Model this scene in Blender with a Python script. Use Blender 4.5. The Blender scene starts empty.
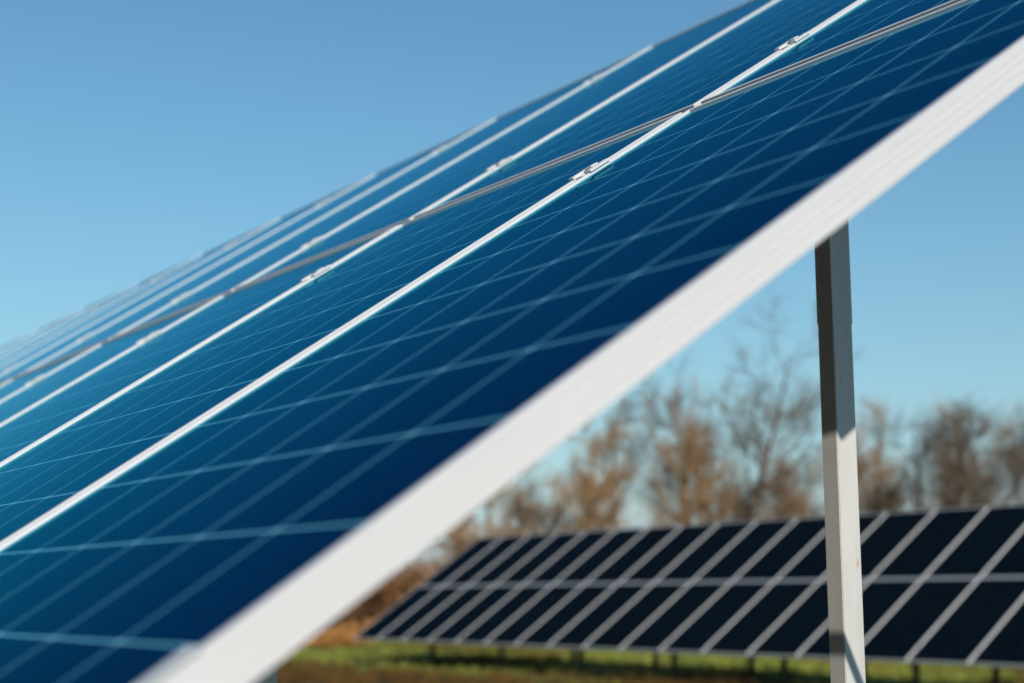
import bpy, bmesh, math, random
from mathutils import Vector, Matrix, noise
R = math.radians
C = bpy.context.scene.collection
S = bpy.context.scene

# ------------------------------------------------------------------ camera
GZ = 2.22                                  # height of the array's middle line above the ground
CAM = Vector((0.9500, -1.7609, GZ - 0.8857))
YAW, PITCH, FPX = 0.6090, 0.1719, 1496.0
fwd = Vector((-math.cos(YAW)*math.cos(PITCH), math.sin(YAW)*math.cos(PITCH), math.sin(PITCH)))
cd = bpy.data.cameras.new('camera'); cam = bpy.data.objects.new('camera', cd); C.objects.link(cam)
cam.location = CAM
cam.rotation_euler = fwd.to_track_quat('-Z', 'Y').to_euler()
cd.sensor_width = 36; cd.lens = FPX/1024*36
cd.clip_start = 0.05; cd.clip_end = 5000
cd.dof.use_dof = True; cd.dof.focus_distance = 2.55; cd.dof.aperture_fstop = 3.0
S.camera = cam

# ------------------------------------------------------------------ sky, sun, exposure
SUN = Vector((0.834, -0.25, 0.492)).normalized()
elev = math.asin(SUN.z); az = math.atan2(SUN.x, SUN.y)
w = bpy.data.worlds.new('World'); S.world = w; w.use_nodes = True
nt = w.node_tree; nt.nodes.clear()
sky = nt.nodes.new('ShaderNodeTexSky'); sky.sky_type = 'NISHITA'; sky.sun_disc = False
sky.sun_elevation = elev; sky.sun_rotation = az
sky.altitude = 0; sky.air_density = 1.6; sky.dust_density = 0.0; sky.ozone_density = 6.0
bg = nt.nodes.new('ShaderNodeBackground'); bg.inputs['Strength'].default_value = 0.10
out = nt.nodes.new('ShaderNodeOutputWorld')
mul = nt.nodes.new('ShaderNodeMix'); mul.data_type = 'RGBA'; mul.blend_type = 'MULTIPLY'; mul.inputs[0].default_value = 1
mul.inputs[7].default_value = (.74, 1.03, 1.06, 1)
nt.links.new(sky.outputs[0], mul.inputs[6]); # thin pale haze low over the horizon, all the way round
tc = nt.nodes.new('ShaderNodeTexCoord'); sp = nt.nodes.new('ShaderNodeSeparateXYZ'); nt.links.new(tc.outputs['Generated'], sp.inputs[0])
m1 = nt.nodes.new('ShaderNodeMath'); m1.operation = 'SUBTRACT'; m1.inputs[0].default_value = 1; m1.use_clamp = True; nt.links.new(sp.outputs[2], m1.inputs[1])
m2 = nt.nodes.new('ShaderNodeMath'); m2.operation = 'POWER'; m2.inputs[1].default_value = 8; nt.links.new(m1.outputs[0], m2.inputs[0])
m3 = nt.nodes.new('ShaderNodeMath'); m3.operation = 'MULTIPLY'; m3.inputs[1].default_value = .85; nt.links.new(m2.outputs[0], m3.inputs[0])
hz = nt.nodes.new('ShaderNodeMix'); hz.data_type = 'RGBA'; hz.inputs[7].default_value = (4.5, 5.65, 7.8, 1)
nt.links.new(m3.outputs[0], hz.inputs[0]); nt.links.new(mul.outputs[2], hz.inputs[6]); nt.links.new(hz.outputs[2], bg.inputs[0]); nt.links.new(bg.outputs[0], out.inputs[0])
sl = bpy.data.lights.new('sun', 'SUN'); sl.energy = 5.0; sl.angle = R(0.53); sl.color = (1.0, 0.95, 0.88)
so = bpy.data.objects.new('sun', sl); C.objects.link(so)
so.rotation_euler = SUN.to_track_quat('Z', 'Y').to_euler(); so.location = (10, -10, 20)
S.view_settings.view_transform = 'Standard'; S.view_settings.look = 'None'
S.view_settings.exposure = 0.0; S.view_settings.gamma = 1.0; S.view_settings.use_curve_mapping = False
S.render.engine = 'CYCLES'
S.render.resolution_x = 1024; S.render.resolution_y = 683

# ------------------------------------------------------------------ materials
def newmat(name):
    m = bpy.data.materials.new(name); m.use_nodes = True
    n = m.node_tree.nodes; b = n['Principled BSDF']
    return m, m.node_tree, b
def node(t, kind, **kw):
    n = t.nodes.new(kind)
    for k, v in kw.items(): setattr(n, k, v)
    return n
def math_n(t, op, a, b=None, c=None):
    n = t.nodes.new('ShaderNodeMath'); n.operation = op
    for i, x in enumerate((a, b, c)):
        if x is None: continue
        if isinstance(x, (int, float)): n.inputs[i].default_value = x
        else: t.links.new(x, n.inputs[i])
    return n.outputs[0]
def mixc(t, f, a, b):
    n = t.nodes.new('ShaderNodeMix'); n.data_type = 'RGBA'
    if isinstance(f, (int, float)): n.inputs[0].default_value = f
    else: t.links.new(f, n.inputs[0])
    for i, x in ((6, a), (7, b)):
        if isinstance(x, tuple): n.inputs[i].default_value = (*x, 1)
        else: t.links.new(x, n.inputs[i])
    return n.outputs[2]
def noise_n(t, scale, detail=3, rough=.5, vec=None, dist=0):
    n = t.nodes.new('ShaderNodeTexNoise'); n.inputs['Scale'].default_value = scale
    n.inputs['Detail'].default_value = detail; n.inputs['Roughness'].default_value = rough
    n.inputs['Distortion'].default_value = dist
    if vec is not None: t.links.new(vec, n.inputs['Vector'])
    return n.outputs[0]
def ramp(t, f, lo, hi):
    n = t.nodes.new('ShaderNodeMapRange'); n.inputs[1].default_value = lo; n.inputs[2].default_value = hi
    n.clamp = True; t.links.new(f, n.inputs[0]); return n.outputs[0]
def objco(t):
    return node(t, 'ShaderNodeTexCoord').outputs['Object']
def mapped(t, vec, scale):
    n = t.nodes.new('ShaderNodeMapping'); n.inputs['Scale'].default_value = scale
    t.links.new(vec, n.inputs['Vector']); return n.outputs[0]

PITCHC = 0.158
PW, PL = 0.992, 1.956
def cell_material(name, cell_a, cell_b, line_col, margin, gap=0.0027, tint=(.0, .76, 1.0), power=11.5, busbar=False):
    m, t, b = newmat(name)
    co = objco(t); sep = node(t, 'ShaderNodeSeparateXYZ'); t.links.new(co, sep.inputs[0])
    x, y = sep.outputs[0], sep.outputs[1]
    def grid(v, length, n):
        m0 = (length - n*PITCHC)/2
        q = math_n(t, 'SUBTRACT', v, m0)
        fr = math_n(t, 'FRACT', math_n(t, 'DIVIDE', q, PITCHC))
        d = math_n(t, 'MULTIPLY', math_n(t, 'MINIMUM', fr, math_n(t, 'SUBTRACT', 1.0, fr)), PITCHC)
        line = math_n(t, 'LESS_THAN', d, gap/2)
        lo = math_n(t, 'LESS_THAN', q, gap/2); hi = math_n(t, 'GREATER_THAN', q, n*PITCHC - gap/2)
        return math_n(t, 'MAXIMUM', line, math_n(t, 'MAXIMUM', lo, hi)), d
    lx, dx = grid(x, PW, 6); ly, dy = grid(y, PL, 12)
    # the cells have slightly clipped corners, so the backsheet shows as a small diamond at every crossing
    line = math_n(t, 'MAXIMUM', lx, ly)
    corner = math_n(t, 'LESS_THAN', math_n(t, 'ADD', dx, dy), .0050)
    vor = node(t, 'ShaderNodeTexVoronoi'); vor.inputs['Scale'].default_value = 95
    t.links.new(co, vor.inputs['Vector'])
    sepc = node(t, 'ShaderNodeSeparateColor'); t.links.new(vor.outputs['Color'], sepc.inputs[0])
    info = node(t, 'ShaderNodeObjectInfo')
    cellid = node(t, 'ShaderNodeTexWhiteNoise')
    snap = node(t, 'ShaderNodeVectorMath', operation='SNAP'); snap.inputs[1].default_value = (PITCHC,)*3
    sh = node(t, 'ShaderNodeVectorMath', operation='SUBTRACT'); sh.inputs[1].default_value = ((PW-6*PITCHC)/2, (PL-12*PITCHC)/2, -.05)
    t.links.new(co, sh.inputs[0]); t.links.new(sh.outputs[0], snap.inputs[0]); t.links.new(snap.outputs[0], cellid.inputs['Vector'])
    f = math_n(t, 'MULTIPLY_ADD', cellid.outputs['Value'], .35, math_n(t, 'MULTIPLY', sepc.outputs[0], .45))
    f = math_n(t, 'MULTIPLY_ADD', info.outputs['Random'], .2, f)
    cells = mixc(t, f, cell_a, cell_b)
    col = cells
    if busbar:   # three thin silver ribbons down every cell
        fr = math_n(t, 'FRACT', math_n(t, 'ADD', math_n(t, 'MULTIPLY', math_n(t, 'SUBTRACT', x, (PW-6*PITCHC)/2), 3/PITCHC), 0.0))
        bb = math_n(t, 'LESS_THAN', math_n(t, 'ABSOLUTE', math_n(t, 'SUBTRACT', fr, .5)), .0008*3/PITCHC)
        bb = math_n(t, 'MULTIPLY', bb, .25)
        col = mixc(t, bb, cells, (.35, .38, .42))
    col = mixc(t, line, col, line_col)
    col = mixc(t, corner, col, line_col if not busbar else line_col)
    col = mixc(t, math_n(t, 'MULTIPLY', corner, line), col, tuple(min(.6, v*1.0+.13) for v in line_col))
    def edge(v, length, n):      # the bare backsheet between the cells and the frame
        m0 = (length - n*PITCHC)/2 - .0005
        return math_n(t, 'MAXIMUM', math_n(t, 'LESS_THAN', v, m0), math_n(t, 'GREATER_THAN', v, length-m0))
    col = mixc(t, math_n(t, 'MAXIMUM', edge(x, PW, 6), edge(y, PL, 12)), col, margin)
    t.links.new(col, b.inputs['Base Color'])
    b.inputs['Roughness'].default_value = .5
    b.inputs['Specular IOR Level'].default_value = 0.0
    # anti-reflection coated solar glass: a tinted sky reflection that rises steeply towards grazing angles
    dust = noise_n(t, 5, 5, .6, co)
    gl = node(t, 'ShaderNodeBsdfGlossy'); 
    t.links.new(math_n(t, 'MULTIPLY_ADD', dust, .06, .05), gl.inputs['Roughness'])
    lw = node(t, 'ShaderNodeLayerWeight'); lw.inputs['Blend'].default_value = .5
    t.links.new(mixc(t, math_n(t, 'POWER', lw.outputs['Facing'], 19), tint, (.70, .92, 1.0)), gl.inputs['Color'])
    fac = math_n(t, 'MULTIPLY_ADD', math_n(t, 'POWER', lw.outputs['Facing'], power), .97, .006)
    mx = node(t, 'ShaderNodeMixShader'); t.links.new(fac, mx.inputs[0])
    t.links.new(b.outputs[0], mx.inputs[1]); t.links.new(gl.outputs[0], mx.inputs[2])
    t.links.new(mx.outputs[0], t.nodes['Material Output'].inputs['Surface'])
    return m
M = {}
M['cells'] = cell_material('blue_cells', (.0006, .0052, .030), (.0012, .012, .052), (.11, .37, .47), (.11, .21, .27))
M['dark_cells'] = cell_material('black_cells', (.0008, .0028, .005), (.0015, .005, .009), (.12, .14, .17), (.13, .14, .15), gap=.001, tint=(.1, .3, .45), busbar=False)

def alu(name, col, metallic=.35, rough=.42, streak=(2, 60, 60)):
    m, t, b = newmat(name)
    co = objco(t)
    n1 = noise_n(t, 6, 4, .6, mapped(t, co, streak)); n2 = noise_n(t, 3, 5, .6, co)
    f = ramp(t, math_n(t, 'MULTIPLY_ADD', n1, .5, math_n(t, 'MULTIPLY', n2, .5)), .3, .7)
    c = mixc(t, f, tuple(v*.90 for v in col), col)
    t.links.new(c, b.inputs['Base Color'])
    b.inputs['Metallic'].default_value = metallic
    t.links.new(math_n(t, 'MULTIPLY_ADD', n1, .12, rough-.06), b.inputs['Roughness'])
    bp = node(t, 'ShaderNodeBump'); bp.inputs['Strength'].default_value = .05; bp.inputs['Distance'].default_value = .002
    t.links.new(n1, bp.inputs['Height']); t.links.new(bp.outputs[0], b.inputs['Normal'])
    return m
M['frame'] = alu('anodised_frame', (.65, .625, .605), .2, .45, (60, 2, 60))
M['far_frame'] = alu('far_frame', (.76, .74, .71), .2, .45, (60, 2, 60))
M['clamp'] = alu('clamp_aluminium', (.62, .61, .59), .15, .42)
M['bolt'] = alu('bolt_steel', (.30, .24, .19), .7, .45)
M['backsheet'] = alu('backsheet', (.55, .56, .57), 0, .6)

def galv():
    m, t, b = newmat('galvanised_steel')
    co = objco(t)
    n1 = noise_n(t, 9, 5, .65, mapped(t, co, (1, 1, .25))); n2 = noise_n(t, 60, 3, .6, mapped(t, co, (1, 1, .35)))
    c = mixc(t, ramp(t, n1, .35, .7), (.50, .49, .46), (.62, .61, .575))
    rust = math_n(t, 'MULTIPLY', ramp(t, n2, .66, .72), ramp(t, noise_n(t, 7, 2, .5, co), .50, .60))
    c = mixc(t, rust, c, (.45, .25, .08))
    t.links.new(c, b.inputs['Base Color']); b.inputs['Metallic'].default_value = .15
    b.inputs['Roughness'].default_value = .5
    return m
M['steel'] = galv()
M['dark_steel'] = None
def plain(name, col, rough=.8, var=.35, scale=3):
    m, t, b = newmat(name)
    co = objco(t)
    c = mixc(t, ramp(t, noise_n(t, scale, 4, .6, co), .3, .7), tuple(v*(1-var) for v in col), tuple(v*(1+var) for v in col))
    t.links.new(c, b.inputs['Base Color']); b.inputs['Roughness'].default_value = rough
    b.inputs['Specular IOR Level'].default_value = .2
    return m
M['dark_steel'] = plain('dark_post_steel', (.07, .065, .05), .6)  # plain dark brown-grey tone for the far array's posts
M['box'] = plain('black_plastic', (.02, .02, .022), .5)
M['bark_grey'] = plain('bark_grey', (.11, .08, .055), scale=1.5)
M['bark_tan'] = plain('bark_tan', (.24, .14, .065), scale=1.5)
M['bark_dark'] = plain('bark_dark', (.06, .043, .033), scale=1.5)
def leafmat(name, a, b_):
    m, t, b = newmat(name)
    co = objco(t)
    c = mixc(t, ramp(t, noise_n(t, 1.3, 3, .6, co), .35, .65), a, b_)
    t.links.new(c, b.inputs['Base Color']); b.inputs['Roughness'].default_value = .8
    b.inputs['Specular IOR Level'].default_value = .1
    return m
M['leaf_brown'] = leafmat('leaf_brown', (.16, .075, .03), (.26, .13, .05))
M['leaf_orange'] = leafmat('leaf_orange', (.27, .12, .035), (.36, .17, .05))
M['leaf_dark'] = leafmat('leaf_dark', (.10, .055, .03), (.17, .085, .04))
M['grass'] = leafmat('grass_blades', (.10, .17, .02), (.32, .30, .06))
M['dead_grass'] = leafmat('dead_grass', (.05, .028, .008), (.13, .07, .018))

def ground_mat():
    m, t, b = newmat('meadow')
    co = objco(t)
    big = noise_n(t, .28, 5, .6, co, .4); mid = noise_n(t, .55, 5, .65, co); fine = noise_n(t, 6, 5, .7, co)
    green = mixc(t, ramp(t, mid, .35, .65), (.08, .125, .014), (.24, .25, .035))
    brown = mixc(t, ramp(t, mid, .35, .65), (.035, .020, .006), (.11, .062, .018))
    straw = mixc(t, ramp(t, mid, .35, .65), (.16, .085, .015), (.30, .19, .04))
    green = mixc(t, math_n(t, 'MULTIPLY', ramp(t, big, .47, .58), .9), green, straw)
    f = ramp(t, noise_n(t, .12, 4, .6, co), .55, .66)
    sep = node(t, 'ShaderNodeSeparateXYZ'); t.links.new(co, sep.inputs[0])
    # ground turns dark brown in front of the further array, edge broken by noise
    yy = math_n(t, 'MULTIPLY_ADD', mid, 1.6, sep.outputs[1])
    strip = ramp(t, yy, 13.9, 12.9)
    f = math_n(t, 'MAXIMUM', math_n(t, 'MULTIPLY', f, .75), strip)
    c = mixc(t, f, green, brown)
    c = mixc(t, ramp(t, fine, .3, .75), c, mixc(t, .5, c, (.05, .035, .012)))
    t.links.new(c, b.inputs['Base Color']); b.inputs['Roughness'].default_value = .9
    b.inputs['Specular IOR Level'].default_value = .1
    bp = node(t, 'ShaderNodeBump'); bp.inputs['Strength'].default_value = .8; bp.inputs['Distance'].default_value = .12
    t.links.new(fine, bp.inputs['Height']); t.links.new(bp.outputs[0], b.inputs['Normal'])
    return m
M['ground'] = ground_mat()

# ------------------------------------------------------------------ helpers
def mesh(name, verts, faces, mat=None, smooth=False):
    me = bpy.data.meshes.new(name); me.from_pydata([tuple(v) for v in verts], [], faces); me.update()
    if mat: me.materials.append(mat)
    if smooth: me.polygons.foreach_set('use_smooth', [True]*len(me.polygons))
    return me
def link(name, me, parent=None, loc=(0, 0, 0), rot=(0, 0, 0)):
    o = bpy.data.objects.new(name, me); C.objects.link(o); o.location = loc; o.rotation_euler = rot
    if parent: o.parent = parent
    return o
def tag(o, label=None, cat=None, group=None, kind=None):
    for k, v in (('label', label), ('category', cat), ('group', group), ('kind', kind)):
        if v: o[k] = v
    return o
class MB:
    def __init__(s): s.v = []; s.f = []
    def add(s, v, f):
        k = len(s.v); s.v += [Vector(p) for p in v]; s.f += [tuple(i+k for i in q) for q in f]; return s
    def box(s, lo, hi, bev=0):
        bm = bmesh.new(); bmesh.ops.create_cube(bm, size=1)
        c = [(a+b)/2 for a, b in zip(lo, hi)]; d = [b-a for a, b in zip(lo, hi)]
        for v in bm.verts: v.co = Vector((c[i]+v.co[i]*d[i] for i in range(3)))
        if bev: bmesh.ops.bevel(bm, geom=bm.edges[:], offset=bev, segments=2, affect='EDGES')
        bm.verts.index_update()
        s.add([v.co.copy() for v in bm.verts], [[v.index for v in f.verts] for f in bm.faces]); bm.free(); return s
    def prism(s, poly, frame, z0, z1):
        """poly 2D points, frame(x, y, z) maps them; closed ends"""
        n = len(poly)
        v = [frame(x, y, z0) for x, y in poly] + [frame(x, y, z1) for x, y in poly]
        f = [(i, (i+1) % n, n+(i+1) % n, n+i) for i in range(n)] + [tuple(range(n))[::-1], tuple(range(n, 2*n))]
        return s.add(v, f)
    def mesh(s, name, mat, smooth=False):
        me = mesh(name, s.v, s.f, mat, smooth)
        bm = bmesh.new(); bm.from_mesh(me); bmesh.ops.recalc_face_normals(bm, faces=bm.faces); bm.to_mesh(me); bm.free()
        return me
def hexa(r): return [(r*math.cos(i*math.pi/3), r*math.sin(i*math.pi/3)) for i in range(6)]

# ------------------------------------------------------------------ ground
def gheight(x, y):
    d = max(0, math.hypot(x+14, y-8) - 45)
    return .10*noise.noise(Vector((x*.08, y*.08, 3))) * min(1, math.hypot(x, y)/15) + 0.0006*min(d, 60)**1.0*0
vs, fs = [], []
ticks = sorted(set([-3000, -1500, -800, -400, -250, -180] + list(range(-140, 141, 4)) + [180, 250, 400, 800, 1500, 3000]))
N = len(ticks)
for yy in ticks:
    for xx in ticks: vs.append((xx, yy, gheight(xx, yy)))
for j in range(N-1):
    for i in range(N-1): fs.append((j*N+i, j*N+i+1, (j+1)*N+i+1, (j+1)*N+i))
g = link('ground', mesh('ground', vs, fs, M['ground'], True)); tag(g, kind='structure')

# ------------------------------------------------------------------ solar panel
LIP, HS, FH = .0095, .0046, .0407
def frame_mesh(mat, grooves=True):
    P = [(.0006, 0), (LIP-.0008, 0), (LIP, -.0008), (LIP, -HS-.0005), (.002, -HS-.0005), (.002, -FH+.002), (.028, -FH+.002), (.028, -FH), (.0005, -FH), (0, -FH+.0005)]
    if grooves:
        for z in (-.031, -.022, -.013):
            P += [(0, z-.0016), (.0014, z-.0010), (.0014, z+.0008), (0, z+.0014)]
    P += [(0, -.0006)]
    n = len(P); v = []; f = []
    for cx, cy, sx, sy in ((0, 0, 1, 1), (PW, 0, -1, 1), (PW, PL, -1, -1), (0, PL, 1, -1)):
        v += [(cx+sx*w_, cy+sy*w_, z) for w_, z in P]
    for c in range(4):
        d = (c+1) % 4
        for i in range(n):
            j = (i+1) % n; f.append((c*n+i, c*n+j, d*n+j, d*n+i))
    me = mesh('frame', v, f, mat)
    bm = bmesh.new(); bm.from_mesh(me); bmesh.ops.recalc_face_normals(bm, faces=bm.faces); bm.to_mesh(me); bm.free()
    return me
def laminate_mesh(mat):
    me = MB().box((.0032, .0032, -HS-.005), (PW-.0032, PL-.0032, -HS)).mesh('solar_panel', mat)
    me.materials.append(M['backsheet'])
    for p in me.polygons:
        if p.normal.z < -.5: p.material_index = 1
    return me
def clamp_meshes():
    """a middle clamp, origin on the seam centre at lip height; x across the seam, y along it"""
    m = MB()
    h = .033
    m.box((-.0210, -h, .0004), (-.0085, h, .0050), .0004)                 # wing on one lip
    m.box((.0085, -h*.55, .0004), (.0235, h*1.0, .0050), .0004)           # wing on the other lip
    m.box((-.0086, -h*.8, -.018), (.0086, h, .0008), .0004)
    b = MB().prism(hexa(.0062), lambda x, y, z: (x, y, z), .0007, .0062)
    return m.mesh('clamp', M['clamp']), b.mesh('bolt', M['bolt'])
def end_clamp_mesh():
    m = MB()
    m.box((-.013, -.035, .0004), (.0055, .035, .0045), .0008)             # lies on the lip, x<0 over the panel
    m.box((.0006, -.035, -.042), (.0055, .035, .0040), .0008)
    m.box((.0006, -.035, -.045), (.026, .035, -.0415), .0008)
    return m.mesh('clamp', M['clamp'])

def build_array(name, loc, tilt, cols, cellmat, framemat, post_x, label, near=True):
    """origin at the ground under the array's east end; panels run to -x (near) or +x (far)"""
    root = bpy.data.objects.new(name, None); C.objects.link(root); root.location = loc[:2] + (0,)
    tag(root, label, 'solar array')
    fm = frame_mesh(framemat); lm = laminate_mesh(cellmat)
    cm, bm_ = clamp_meshes(); em = end_clamp_mesh()
    z0 = loc[2]
    ct, st = math.cos(tilt), math.sin(tilt)
    def W(x, u, n=0): return Vector((x, u*ct - n*st, z0 + u*st + n*ct))
    jb = MB().box((-.055, -.06, -.024), (.055, .06, -.0), .004).mesh('junction_box', M['box'])
    for k in cols:
        for row in (0, 1):
            x = k*1.012 + .010; u = -.010-PL if row == 0 else (.025 if near else .012)
            p = link('solar_panel', lm, root, W(x, u), (tilt, 0, 0))
            link('frame', fm, p)
            link('junction_box', jb, p, (PW/2, PL-.16, -HS-.0052))
            for du in ((PL-.268,) if row == 0 else (.307,)) + ((.30,) if row == 0 else (PL-.33,)):
                uu = u + du
                if k != min(cols):
                    c = link('clamp', cm, root, W(k*1.012, uu), (tilt, 0, 0))
                    link('bolt', bm_, c)
    for xk, sgn in ((min(cols)*1.012+.010, -1), ((max(cols)+1)*1.012-.010, 1)):
        for row in (0, 1):
            u = -.010-PL if row == 0 else (.025 if near else .012)
            for du in (.30, PL-.33):
                if near and sgn == 1 and not (row == 0 and du < 1): continue
                link('clamp', em, root, W(xk, u+du), (tilt, 0, 0 if sgn == 1 else 0)).scale = (sgn, 1, 1)
    x0, x1 = min(cols)*1.012 + .04, (max(cols)+1)*1.012 - (.30 if near else .04)
    # purlins under the panels
    for u in (-1.636, -.29, .31, 1.636):
        pm = MB()
        pr = [(-.02, 0), (.02, 0), (.02, -.06), (.016, -.06), (.016, -.004), (-.016, -.004), (-.016, -.06), (-.02, -.06)]
        pm.prism(pr, lambda a, b_, z, u=u: W(z, u+a, -.046+b_) - Vector((0, 0, 0)), x0, x1)
        link('purlin', pm.mesh('purlin', M['steel']), root)
    # posts, sleeves and rafters
    posts = [(-.838,), (.350,), (1.30,)] if near else [(-.80,), (.95,)]
    for px in post_x:
        r = MB()
        pr = [(-.025, 0), (.025, 0), (.025, -.07), (-.025, -.07)]
        r.prism(pr, lambda a, b_, z, px=px: W(px+a, z, -.108+b_), -1.75, 1.75)
        link('rafter', r.mesh('rafter', M['steel']), root)
        for (y,) in posts:
            hx, hy = (.0195, .0265) if near else (.035, .04)
            top = z0 + y*math.tan(tilt) - .15/ct
            m = MB(); m.box((px-hx, y-hy, -.3), (px+hx, y+hy, top), .0015)
            po = link('post', m.mesh('post', M['steel'] if near else M['dark_steel']), root)
            if near and 0 < y < 1:
                sm = MB().box((px-hx-.0006, y-hy-.0006, 1.855), (px+hx+.0006, y+hy+.0006, top-.002), .0005)
                link('sleeve', sm.mesh('sleeve', M['steel']), po)
                hb = MB()
                hb.prism(hexa(.008), lambda a, b_, z, px=px, y=y, hy=hy: (px+a, y-hy-z, top-.12+b_), 0, .010)
                link('bolt', hb.mesh('bolt', M['bolt']), po)
    return root, W
TILT = 0.5986
near_root, Wn = build_array('solar_array', (0, 0, GZ), TILT, list(range(-16, 0)), M['cells'], M['frame'],
    [-1.0, -5.6, -10.2, -14.8],
    'large tilted array of deep blue solar panels in bright aluminium frames filling the foreground')
# unseen bar on an added post, put here to cast the visible post's shadow band
mb = MB().box((-.045, .225, -.3), (-.005, .278, GZ+.225*math.tan(TILT)-.05), .0015)
pe = link('post', mb.mesh('post', M['steel']), near_root)
tr = MB().box((-.36, .084, GZ-.515), (.03, .096, GZ-.491), .002).box((-.010, .094, GZ-.511), (.020, .23, GZ-.495), .002)
link('shadow_bar', tr.mesh('shadow_bar', M['steel']), near_root)

far_root, Wf = build_array('solar_array', (-27.97, 14.225+1.976*math.cos(.601), GZ-1.675+1.976*math.sin(.601)), .601, list(range(0, 22)), M['dark_cells'], M['far_frame'],
    [1.9+2.55*i for i in range(8)],
    'distant low array of black solar panels on short posts in front of the bare trees', near=False)

# ------------------------------------------------------------------ trees
def tube(V, F, pts, rads, sides):
    k0 = len(V)
    for i, (p, r_) in enumerate(zip(pts, rads)):
        d = (pts[min(i+1, len(pts)-1)] - pts[max(i-1, 0)]).normalized()
        a = d.cross(Vector((.31, .94, .12))).normalized(); b_ = d.cross(a)
        for s in range(sides):
            t_ = 2*math.pi*s/sides
            V.append(p + (a*math.cos(t_) + b_*math.sin(t_))*r_)
    for i in range(len(pts)-1):
        for s in range(sides):
            s2 = (s+1) % sides
            F.append((k0+i*sides+s, k0+i*sides+s2, k0+(i+1)*sides+s2, k0+(i+1)*sides+s))
def tree(seed, x, y, H, spread, bark, leaf, nleaf, label, stems=1, lean=(0, 0), name='bare_tree', cat='tree', twig=10, lsize=.12, upright=.9):
    rnd = random.Random(seed)
    root = bpy.data.objects.new(name, None); C.objects.link(root); root.location = (x, y, gheight(x, y)-.05)
    tag(root, label, cat, 'trees behind the distant solar array')
    TV, TF, BV, BF = [], [], [], []; tips = []
    def grow(p, d, L, r_, seg, wob, up):
        pts = [p.copy()]; dirs = [d.copy()]
        for i in range(seg):
            d = (d + Vector((rnd.gauss(0, wob), rnd.gauss(0, wob), rnd.gauss(0, wob)*.6 + up))).normalized()
            p = p + d*L/seg; pts.append(p.copy()); dirs.append(d.copy())
        return pts, dirs, [r_*(1-.82*i/seg)+.004 for i in range(seg+1)]
    def side(d, ang):
        a = d.cross(Vector((rnd.gauss(0, 1), rnd.gauss(0, 1), rnd.gauss(0, 1)))).normalized()
        return (d*math.cos(ang) + a*math.sin(ang)).normalized()
    for st in range(stems):
        d0 = Vector((lean[0]+(rnd.gauss(0, .24) if st > 0 else 0), lean[1]+(rnd.gauss(0, .24) if st > 0 else 0), 1)).normalized()
        h = H*(1 if st == 0 else rnd.uniform(.65, .95))
        tp, td, trr = grow(Vector((rnd.gauss(0, .2)*(stems > 1), rnd.gauss(0, .2)*(stems > 1), -.2)), d0, h, .013*H+.03, 9, .07, .03)
        tube(TV, TF, tp, trr, 7)
        for b1 in range(int(11*spread+7)):
            q = rnd.uniform(.18, .97); i = min(8, int(q*9)); f_ = q*9-i
            p = tp[i].lerp(tp[i+1], f_)
            L1 = h*rnd.uniform(.24, .42)*spread*(1.12-.62*q)
            p1, d1, r1 = grow(p, side(td[i], rnd.uniform(.5, 1.1)), L1, trr[i]*.48, 5, .15, .10*upright)
            tube(BV, BF, p1, r1, 4)
            for b2 in range(6):
                i2 = rnd.randint(1, 5)
                p2, d2, r2 = grow(p1[i2], side(d1[i2], rnd.uniform(.35, .9)), L1*rnd.uniform(.3, .6), max(.010, r1[i2]*.55), 3, .2, .08*upright)
                tube(BV, BF, p2, r2, 3)
                for b3 in range(twig):
                    i3 = rnd.randint(1, 3)
                    p3, d3, r3 = grow(p2[i3], side(d2[i3], rnd.uniform(.3, .9)), rnd.uniform(.45, 1.2), .010, 2, .2, .05)
                    tube(BV, BF, p3, [.010, .008, .004], 3); tips.append((p3[1], p3[2], b1))
    link('trunk', mesh('trunk', TV, TF, bark, True), root)
    link('branches', mesh('branches', BV, BF, bark), root)
    nleaf = int(nleaf*.30)
    if nleaf:
        LV, LF = [], []
        keep = {b for b in range(60) if rnd.random() < .8}
        for _ in range(nleaf):
            a, b_, br = rnd.choice(tips)
            if br not in keep and rnd.random() < .8: continue
            p = a.lerp(b_, rnd.random()) + Vector([rnd.gauss(0, .09) for _ in range(3)])
            s = lsize*rnd.uniform(.5, 1.2)
            u = Vector([rnd.gauss(0, 1) for _ in range(3)]).normalized(); v = u.cross(Vector([rnd.gauss(0, 1) for _ in range(3)])).normalized()
            k = len(LV); LV += [p-u*s*.5, p+v*s*.3, p+u*s*.5, p-v*s*.3]; LF.append((k, k+1, k+2, k+3))
        link('leaves', mesh('leaves', LV, LF, leaf), root)
    return root
def ground_at(px, d):
    a = YAW + math.atan((px-512)/FPX/math.cos(PITCH)*1.0)
    return CAM.x - d*math.cos(a), CAM.y + d*math.sin(a)
def H_of(top, d): return (604-top)*d/1497 + 1.33
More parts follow.
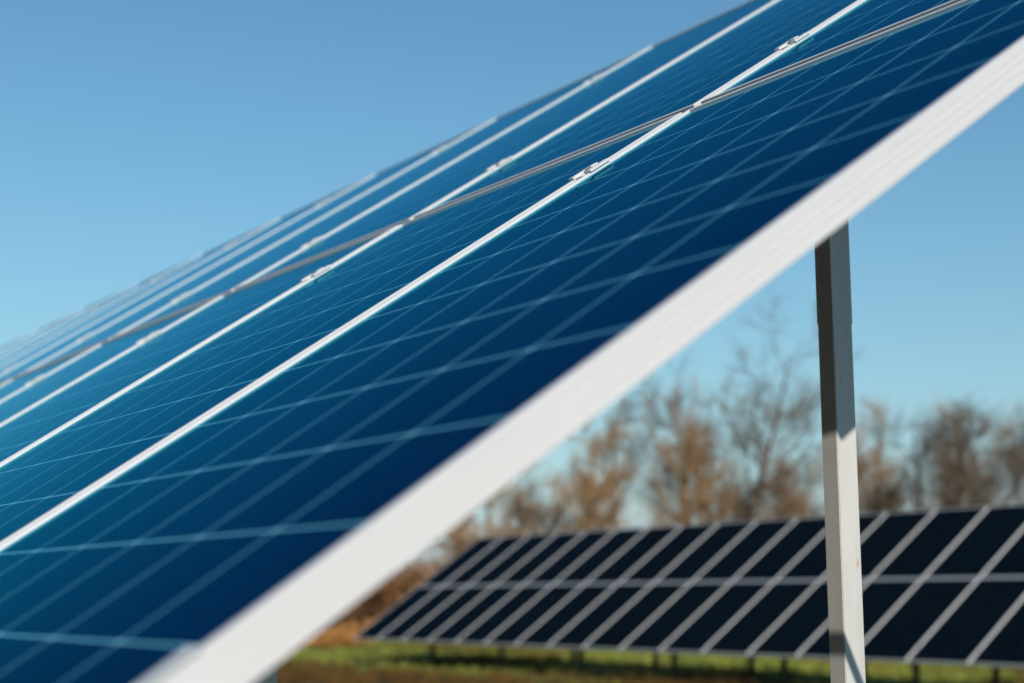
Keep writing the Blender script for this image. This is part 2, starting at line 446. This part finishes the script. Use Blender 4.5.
T = [ # px, top, dist, spread, bark, leaf, nleaf, stems, lean, label
 (484, 487, 66, 1.0, 'bark_tan', 'leaf_orange', 2600, 2, (-.05, .03), 'low orange brown tree left of all others, above the corner of the distant array'),
 (531, 462, 72, .9, 'bark_tan', 'leaf_orange', 700, 2, (0, 0), 'thin tan sapling between the low orange tree and the leaning tan tree'),
 (583, 432, 64, .8, 'bark_tan', 'leaf_orange', 1700, 2, (-.10, -.06), 'tan tree with orange leaves and a trunk leaning left, close under the white frame edge'),
 (622, 404, 70, .8, 'bark_grey', 'leaf_brown', 1800, 2, (-.04, 0), 'brown leaved tree between the leaning tan tree and the tree with the orange trunk'),
 (664, 378, 66, .85, 'bark_tan', 'leaf_brown', 1300, 2, (0, 0), 'tree with a straight orange brown trunk left of the tallest bare tree'),
 (700, 425, 82, .8, 'bark_grey', 'leaf_brown', 300, 2, (0, 0), 'thin grey bare tree set back just left of the tallest one'),
 (732, 346, 68, 1.05, 'bark_grey', 'leaf_brown', 500, 3, (-.005, -.01), 'tallest bare tree with grey upper twigs, left of the white post'),
 (772, 462, 80, .9, 'bark_tan', 'leaf_orange', 700, 2, (0, 0), 'low tan tree right of the tallest bare tree'),
 (806, 440, 74, .8, 'bark_tan', 'leaf_brown', 800, 2, (.05, 0), 'tan brown tree immediately left of the white post'),
 (872, 424, 72, .85, 'bark_tan', 'leaf_brown', 700, 2, (0, 0), 'narrow brown tree immediately right of the white post'),
 (914, 430, 68, .95, 'bark_grey', 'leaf_dark', 1500, 2, (.02, 0), 'dark brown bushy tree second to the right of the white post'),
 (955, 440, 74, 1.1, 'bark_tan', 'leaf_brown', 900, 2, (0, 0), 'dark spreading tree between the dark bushy tree and the tree with the peaked crown'),
 (992, 412, 67, .95, 'bark_grey', 'leaf_dark', 1200, 3, (0, 0), 'dark tree with a peaked crown near the right edge of the photo'),
 (1040, 438, 71, 1.0, 'bark_dark', 'leaf_brown', 1200, 2, (0, 0), 'russet brown tree cut by the right edge of the photo'),
 (1100, 410, 70, .9, 'bark_grey', 'leaf_brown', 600, 1, (0, 0), 'bare tree standing just outside the right edge of the photo'),
 (1180, 425, 74, .9, 'bark_dark', 'leaf_brown', 800, 1, (0, 0), 'second bare tree outside the right edge of the photo'),
]
for i, (px, top, d, sp, bk, lf, nl, stn, ln, lab) in enumerate(T):
    x, y = ground_at(px, d)
    tree(100+i, x, y, H_of(top, d)*.97, sp, M[bk], M[lf], nl, lab, stn, ln)

for i, (px, top, d) in enumerate([(518, 505, 92), (600, 480, 90), (684, 470, 92), (752, 470, 90), (792, 474, 92), (845, 466, 93), (890, 470, 91), (932, 472, 96), (1015, 478, 95)]):
    x, y = ground_at(px, d)
    tree(200+i, x, y, H_of(top, d)*.97, .95, M['bark_tan' if i < 2 else 'bark_grey'], M['leaf_brown'], 120, 'thin brown sapling in the back row between the larger bare trees', 1, twig=7)
# russet shrubs and young beeches at the foot of the trees
def shrub(seed, x, y, H, Wd, leaf, label, bark='bark_dark', n=3800):
    rnd = random.Random(seed)
    root = bpy.data.objects.new('shrub', None); C.objects.link(root); root.location = (x, y, gheight(x, y)-.05)
    tag(root, label, 'shrub', 'brown shrubs at the foot of the trees')
    V, F, LV, LF = [], [], [], []
    for s in range(16):
        a = rnd.uniform(0, 2*math.pi); rr = rnd.uniform(0, Wd*.35)
        p = Vector((math.cos(a)*rr*.4, math.sin(a)*rr*.4, -.1)); pts = [p]; d = Vector((math.cos(a)*rr/H, math.sin(a)*rr/H, 1)).normalized()
        hh = H*rnd.uniform(.6, 1.0)
        for k in range(4):
            d = (d+Vector([rnd.gauss(0, .15) for _ in range(3)])).normalized(); pts.append(pts[-1]+d*hh/4)
        tube(V, F, pts, [.05, .04, .03, .02, .01], 4)
        for _ in range(n//16):
            i = rnd.randint(1, 3); p = pts[i].lerp(pts[i+1], rnd.random()) + Vector([rnd.gauss(0, Wd*.13), rnd.gauss(0, Wd*.13), rnd.gauss(0, H*.08)])
            if p.z < .05: continue
            sz = .22*rnd.uniform(.5, 1.3); u = Vector([rnd.gauss(0, 1) for _ in range(3)]).normalized(); v = u.cross(Vector([rnd.gauss(0, 1) for _ in range(3)])).normalized()
            q = len(LV); LV += [p-u*sz*.5, p+v*sz*.3, p+u*sz*.5, p-v*sz*.3]; LF.append((q, q+1, q+2, q+3))
    link('stems', mesh('stems', V, F, M[bark]), root); link('leaves', mesh('leaves', LV, LF, leaf), root)
    return root
SH = [(300, 575, 60, 5.5, 'leaf_dark', 'dark russet shrub furthest left, peeping out under the white frame'),
 (345, 570, 64, 5, 'leaf_dark', 'dark russet shrub left of the distant array, second from the left'),
 (385, 556, 66, 5, 'leaf_brown', 'russet brown shrub left of the upper corner of the distant array'),
 (420, 550, 62, 4.5, 'leaf_brown', 'tall russet shrub close to the upper left corner of the distant array'),
 (455, 556, 68, 4.5, 'leaf_brown', 'low russet shrub behind the upper left corner of the distant array')]
for i, (px, top, d, wd, lf, lab) in enumerate(SH):
    x, y = ground_at(px, d); shrub(300+i, x, y, H_of(top, d), wd, M[lf], lab)
for i, (px, top, d, wd, lab) in enumerate([(318, 628, 47, 3.5, 'low orange bracken clump beside the white frame, left of the distant array'), (352, 624, 51, 3.5, 'low orange bracken clump at the lower left corner of the distant array'), (385, 618, 55, 3.5, 'low orange bracken clump half hidden by the left end of the distant array')]):
    x, y = ground_at(px, d); shrub(350+i, x, y, H_of(top, d), wd, M['leaf_orange'], lab, n=2500)
for i in range(14):
    px = 500 + i*48; d = 72 + (i*7) % 9
    x, y = ground_at(px, d)
    o = shrub(400+i, x, y, 3.2 + (i*37 % 10)*.12, 5.5, M[('leaf_brown', 'leaf_orange', 'leaf_dark')[i % 3]], 'low brown undergrowth shrub behind the distant array', n=2200)

# ------------------------------------------------------------------ rough grass round the further array
rnd = random.Random(9)
GV, GF = [], []
DV, DF = [], []
for _ in range(15000):
    x = rnd.uniform(-46, 2); y = rnd.uniform(8.5, 34)
    nn = noise.noise(Vector((x*.25, y*.25, 1)))
    dead = (y + nn*2 < 12.9) or nn > .12
    V_, F_ = (DV, DF) if dead else (GV, GF)
    z = gheight(x, y); hh = rnd.uniform(.05, .16)*(1.6 if dead else 1)
    for b_ in range(4):
        a = rnd.uniform(0, 6.28); l = rnd.uniform(.02, .1); wd = .012
        bx, by = x+rnd.gauss(0, .06), y+rnd.gauss(0, .06)
        k = len(V_); V_ += [(bx-wd*math.sin(a), by+wd*math.cos(a), z-.01), (bx+wd*math.sin(a), by-wd*math.cos(a), z-.01), (bx+l*math.cos(a), by+l*math.sin(a), z+hh)]
        F_.append((k, k+1, k+2))
tag(link('grass', mesh('grass', GV, GF, M['grass'])), 'green grass growing round the posts of the distant array', 'grass', kind='stuff')
tag(link('dead_grass', mesh('dead_grass', DV, DF, M['dead_grass'])), 'brown dead grass in front of the distant array', 'grass', kind='stuff')
